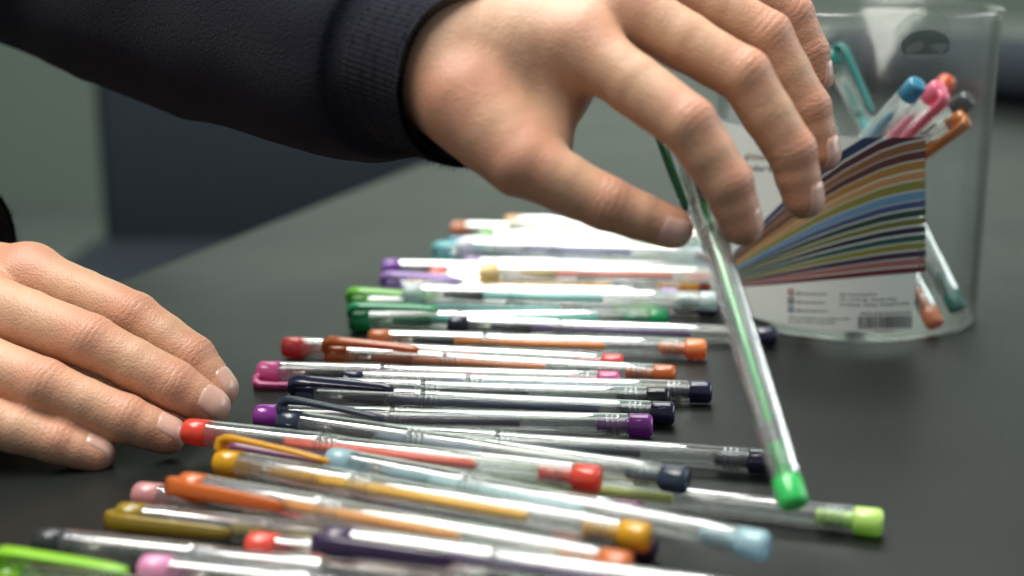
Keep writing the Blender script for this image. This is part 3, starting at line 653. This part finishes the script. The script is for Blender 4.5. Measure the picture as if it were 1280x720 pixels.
def build_hand(name, H, parent):
    f = hand_sdf(H)
    pts = np.array([p for J in H['fingers'].values() for p, _ in J] + [q for s in H['palm'] for q in s[:2]])
    lo = pts.min(0) - 30; hi = pts.max(0) + 30
    V, Q = surface_nets(f, lo, hi, SKIN_RES)
    V = V.astype(np.float32)
    for _ in range(2):                                   # settle on the surface
        V -= (grad(f, V) * f(V)[:, None]).astype(np.float32) * 0.9
    n = grad(f, V)
    disp = np.zeros(len(V), np.float32); flush = np.zeros(len(V), np.float32); cs = np.zeros(len(V), np.float32); cm = np.zeros(len(V), np.float32)
    for fn, J in H['fingers'].items():
        dors = H['dorsal'][fn]
        for i in range(len(J)):
            p, r = J[i]
            if i == 0: ax = J[1][0] - p
            elif i == len(J) - 1: ax = p - J[i - 1][0]
            else: ax = J[i + 1][0] - J[i - 1][0]
            ax = ax / np.linalg.norm(ax)
            d = V - p; s = d @ ax; rad = np.linalg.norm(d, axis=1)
            near = np.exp(-(rad / (r * 1.35)) ** 4)
            dd = dors - ax * (dors @ ax); dd /= np.linalg.norm(dd)
            side = np.clip((n @ dd) * 1.3, 0, 1)
            if 0 < i < len(J) - 1 and not (fn == 'thumb' and i == 1):
                wgt = near * side * np.exp(-(s / 5.0) ** 2)
                amt = 1.0 if i == len(J) - 3 or fn == 'thumb' else 0.7
                cs = np.where(rad < r * 1.7, s, cs); cm = np.maximum(cm, wgt * amt)
                disp += wgt * 0.12
                # palm-side flexion crease
                disp -= 0.5 * near * np.clip(-(n @ dd), 0, 1) * np.exp(-(s / 1.2) ** 2)
                flush = np.maximum(flush, 0.62 * near * side)
            elif i < 2:
                flush = np.maximum(flush, 0.62 * near * side)
                disp += 0.35 * near * side
            else:
                flush = np.maximum(flush, 0.6 * np.exp(-(rad / (r * 1.6)) ** 2))
    # faint tendons / uneven flesh
    for fr, am in ((.06, .22), (.13, .10), (.31, .05)):
        ph = np.random.rand(3, 3) * 6
        disp += am * sum(np.sin(V @ (np.random.randn(3) * fr) + ph[q, 0]) for q in range(3)).astype(np.float32) / 1.5
    V = V + n * disp[:, None]
    o = fast_mesh(name, V, Q, m_skin, parent)
    at_ = o.data.attributes.new('flush', 'FLOAT', 'POINT'); at_.data.foreach_set('value', flush.astype(np.float32))
    for nm, arr in (('crease_s', cs), ('crease_m', cm)):
        o.data.attributes.new(nm, 'FLOAT', 'POINT').data.foreach_set('value', arr.astype(np.float32))
    # nails: curved plates lying on the finger ends
    fh = f
    for fn, J in H['fingers'].items():
        f = finger_sdf(J)
        (pd_, rd), (pt, rt) = J[-2], J[-1]
        ax = pt - pd_; L = np.linalg.norm(ax); ax = ax / L
        dd = H['nail'][fn]; dd = dd - ax * (dd @ ax); dd /= np.linalg.norm(dd); sd = np.cross(ax, dd)
        nu, nv = 15, 13; P = []; edge = []
        half = rt * 0.80; ln = rt * 1.65
        for i in range(nu):
            for j in range(nv):
                a = -1 + 2 * i / (nu - 1); b = -1 + 2 * j / (nv - 1)
                # squircle outline: round at the root, softly curved at the free edge
                q = b; wdt = half * (1 - 0.16 * max(0, -b) ** 2.5 - .10 * max(0, b) ** 6)
                end = ln * .5 * (b + .16 * (1 - a * a) * b)
                P.append(pt + ax * (rt * .12 + end) + sd * (a * wdt) + dd * (rt * .95)); edge.append(max(abs(a), abs(b)))
        P = np.array(P, np.float32); edge = np.array(edge)
        for _ in range(14):                               # drop onto the skin along -dorsal
            P -= (dd * np.clip(f(P), -1.5, 1.5)[:, None] * .8).astype(np.float32)
        for _ in range(4):
            P -= (grad(f, P) * f(P)[:, None] * .9).astype(np.float32)
        P = P + grad(f, P) * np.where(edge > .99, -.45, np.where(edge > .8, .25, .42))[:, None]
        Fq = [(i * nv + j, (i + 1) * nv + j, (i + 1) * nv + j + 1, i * nv + j + 1) for i in range(nu - 1) for j in range(nv - 1)]
        mesh_obj('fingernail', P, Fq, m_nail, o)
    return o

person = empty('person', (-0.45, 0.62, -0.73)); tag(person, 'person in a dark navy knitted sweater sorting pens with both hands', 'person')
INV = Matrix.Translation((0.45, -0.62, 0.73))
def adopt(o): o.matrix_parent_inverse = INV

# right hand: joints from the picture, depths from the pen it grips
def A(px, py, z): return at(px, py, z)
HS = 0.925
def A(px, py, z): return at(px, py, z * HS)
RH = dict(fingers={
    'thumb':  [(A(578, 128, 506), 15.0), (A(652, 203, 496), 12.2), (A(757, 254, 493), 9.1), (A(840, 285, 496), 7.3)],
    'index':  [(A(726, 58, 508), 11.8), (A(861, 156, 488), 9.9), (A(909, 229, 489), 8.7), (A(927, 281, 493), 7.2)],
    'middle': [(A(783, 10, 520), 11.8), (A(930, 95, 506), 9.9), (A(990, 190, 508), 8.7), (A(1005, 249, 511), 7.1)],
    'ring':   [(A(838, -25, 534), 11.6), (A(958, 46, 528), 9.6), (A(1010, 135, 530), 8.5), (A(1027, 192, 532), 6.9)],
    'pinky':  [(A(890, -55, 550), 10.4), (A(990, 20, 552), 8.6), (A(1013, 66, 553), 7.6), (A(1020, 96, 554), 6.4)]},
  palm=[(A(546, 64, 527), A(722, 52, 512), 23, 13.5, 14), (A(552, 45, 538), A(778, 10, 526), 20, 13.5, 14),
        (A(572, 42, 548), A(832, -22, 538), 18, 13, 14), (A(590, 32, 556), A(880, -48, 552), 16, 12, 14),
        (A(558, 94, 519), A(640, 180, 505), 20.5, 13, 14), (A(690, 80, 524), A(688, 178, 510), 10, 7.5, 14),
        (A(600, 80, 530), A(690, 110, 525), 17, 12, 14),
        (A(560, 70, 535), A(360, 15, 640), 23, 24, 16)],
  pads={}, dorsal={k: camdir(.35, .75, .55) for k in ('thumb', 'index', 'middle', 'ring', 'pinky')},
  nail={'thumb': camdir(-.1, -.25, .95), 'index': camdir(.9, .25, .35), 'middle': camdir(.8, .2, .62), 'ring': camdir(.8, .2, .62), 'pinky': camdir(.9, .2, .3)})
RH['dorsal']['thumb'] = camdir(-.1, .3, .9)
RH['fingers'] = {k: [(p, r * HS) for p, r in J] for k, J in RH['fingers'].items()}
RH['palm'] = [(a_, b_, r1 * HS, r2 * HS, k_) for (a_, b_, r1, r2, k_) in RH['palm']]
adopt(build_hand('right_hand', RH, person))
def A(px, py, z): return at(px, py, z)

# left hand: fingertips close on the red pen's cap end
LH = dict(fingers={
    'index':  [(A(38, 345, 556), 12.0), (A(168, 398, 540), 9.8), (A(242, 448, 536), 8.4), (A(275, 486, 534), 6.7)],
    'middle': [(A(-38, 372, 536), 12.2), (A(112, 428, 518), 10.2), (A(218, 482, 518), 8.9), (A(263, 508, 520), 7.2)],
    'ring':   [(A(-100, 425, 520), 11.6), (A(55, 482, 505), 9.8), (A(155, 524, 507), 8.6), (A(208, 544, 510), 7.0)],
    'pinky':  [(A(-150, 480, 508), 10.6), (A(-30, 522, 498), 8.8), (A(70, 552, 500), 7.8), (A(120, 568, 503), 6.5)],
    'thumb':  [(A(-60, 420, 588), 14), (A(60, 450, 585), 11.5), (A(160, 490, 570), 9.6), (A(226, 520, 548), 7.8)]},
  palm=[(A(-150, 350, 600), A(34, 348, 560), 20, 13, 14), (A(-160, 365, 590), A(-42, 378, 542), 20, 13.5, 14), (A(-175, 385, 580), A(-102, 428, 526), 19, 13, 14),
        (A(-185, 400, 570), A(-150, 480, 514), 18, 12, 14), (A(-130, 370, 600), A(-30, 430, 590), 18, 12, 14),
        (A(-150, 355, 598), A(-420, 260, 700), 24, 30, 16)],
  pads={}, dorsal={k: camdir(.3, .7, .6) for k in ('thumb', 'index', 'middle', 'ring', 'pinky')},
  nail={'thumb': camdir(.2, .2, -.9), 'index': camdir(.75, .45, .4), 'middle': camdir(.5, .35, .85), 'ring': camdir(.35, .72, .55), 'pinky': camdir(.2, .85, .3)})
adopt(build_hand('left_hand', LH, person))

# sweater: sleeves with ribbed cuffs, plus the body of the garment outside the picture
m_knit = plain('navy_knit', (0.014, 0.0145, 0.023), 0.95, spec=.1, var=.3, scale=500, bump=.9, bscale=900, sheen=.03)
def sweep(path, radii, seg, rib=0.0, nrib=0, wob=1.0, wob0=None, flat=1.0, upv=(0, 0, 1), seed=0.):
    path = [np.asarray(p, float) for p in path]; V = []; Fc = []
    for i, p in enumerate(path):
        t = path[min(i + 1, len(path) - 1)] - path[max(0, i - 1)]; t /= np.linalg.norm(t)
        s = np.cross(np.array(upv), t); s /= np.linalg.norm(s); u = np.cross(t, s)
        for k in range(seg):
            a = 2 * PI * k / seg
            r = radii[i] + rib * (abs(math.cos(a * nrib / 2)) - .5)
            q = p + (s * math.cos(a) * flat + u * math.sin(a)) * r
            nn = mnoise.noise(Vector(q * .018) + Vector((seed, 0, 0))) * 3.2 + mnoise.noise(Vector(q * .05)) * 1.2
            q = q + (s * math.cos(a) + u * math.sin(a)) * nn * (wob if wob0 is None else wob0 + (wob - wob0) * min(1, i / 10))
            V.append(q)
    for i in range(len(path) - 1):
        for k in range(seg):
            Fc.append((i * seg + k, i * seg + (k + 1) % seg, (i + 1) * seg + (k + 1) % seg, (i + 1) * seg + k))
    return V, Fc
def bez(pts, n):
    pts = [np.asarray(p, float) for p in pts]; out = []
    for i in range(n):
        t = i / (n - 1) * (len(pts) - 1); k = min(int(t), len(pts) - 2); f = t - k
        p0 = pts[max(0, k - 1)]; p1 = pts[k]; p2 = pts[k + 1]; p3 = pts[min(len(pts) - 1, k + 2)]
        out.append(.5 * ((2 * p1) + (-p0 + p2) * f + (2 * p0 - 5 * p1 + 4 * p2 - p3) * f * f + (-p0 + 3 * p1 - 3 * p2 + p3) * f ** 3))
    return out
sw = empty('sweater'); sw.parent = person; adopt(sw); sw.matrix_parent_inverse = INV
def arm(hem, wrist, elbow, shoulder, r_hem, seed):
    hem, wrist, elbow, shoulder = map(np.asarray, (hem, wrist, elbow, shoulder))
    ax = wrist - hem; ax = ax / np.linalg.norm(ax)
    # cuff: turned hem, ribbed
    c0 = hem; pts = [c0 + ax * s for s in (9, 3, .6, 0, .6, 3, 8, 15, 22, 30, 38, 46, 50)]
    rr = [r_hem - 4.2, r_hem - 3.8, r_hem - 2.4, r_hem - 1.0, r_hem, r_hem + .3, r_hem + .3, r_hem + .2, r_hem, r_hem + .2, r_hem - .4, r_hem - 1.6, r_hem - 2.6]
    V, Fc = sweep(pts, rr, 288, .8, 96, .9, seed=seed)
    sl_path = bez([hem + ax * 27, hem + ax * 66, (hem + ax * 66) * .5 + elbow * .5 - np.array([0, 0, 9.0]), elbow, (elbow + shoulder) / 2, shoulder], 60)
    rs = np.interp(np.linspace(0, 1, 60), [0, .1, .25, .45, .6, .8, 1], [r_hem - 1.4, r_hem + 6.5, r_hem + 13, r_hem + 20, r_hem + 24, r_hem + 32, r_hem + 42])
    V2, F2 = sweep(sl_path, rs, 120, 0, 0, 1.3, .9, seed=seed)
    sl = mesh_obj('sleeve', V2, F2, m_knit, sw)
    cf = mesh_obj('cuff', V, Fc, m_knit, sw)
    # loose wool fibres standing off the cuff
    rnd = random.Random(int(seed * 10) + 1); FV = []; FF = []
    Vn = [np.array(v) for v in V]
    for _ in range(6000):
        i = rnd.randrange(2 * 288, 11 * 288); p = Vn[i]; cen = pts[i // 288]
        n = p - cen; n /= np.linalg.norm(n)
        t = np.array([rnd.gauss(0, 1) for _ in range(3)]); t /= np.linalg.norm(t)
        d = n * rnd.uniform(.3, 1) + t * .9; d /= np.linalg.norm(d); L = rnd.uniform(.8, 4.0); w = np.cross(d, t); w /= np.linalg.norm(w) + 1e-6
        k = len(FV); FV += [p - w * .09, p + w * .09, p + d * L]; FF.append((k, k + 1, k + 2))
    fz = mesh_obj('fuzz', FV, FF, m_knit, sw, smooth=False); fz['kind'] = 'stuff'
R_SH = (-430, 830, 340); L_SH = (-430, 430, 330)
arm(at(592, 102, 478), at(412, 40, 545), at(-60, -135, 720), R_SH, 31.2, 1.)
arm(A(-64, 318, 592), A(-220, 283, 640), (-400, 640, 95), L_SH, 34, 5.)
# torso of the sweater
V, Fc = lathe([(-180, 120), (-100, 140), (50, 150), (200, 165), (330, 170), (380, 120), (400, 70)], 40, 'z', True, True)
V = [(-520 + v[0] * .75, 615 + v[1] * 1.15, v[2]) for v in V]
mesh_obj('torso', V, Fc, m_knit, sw)
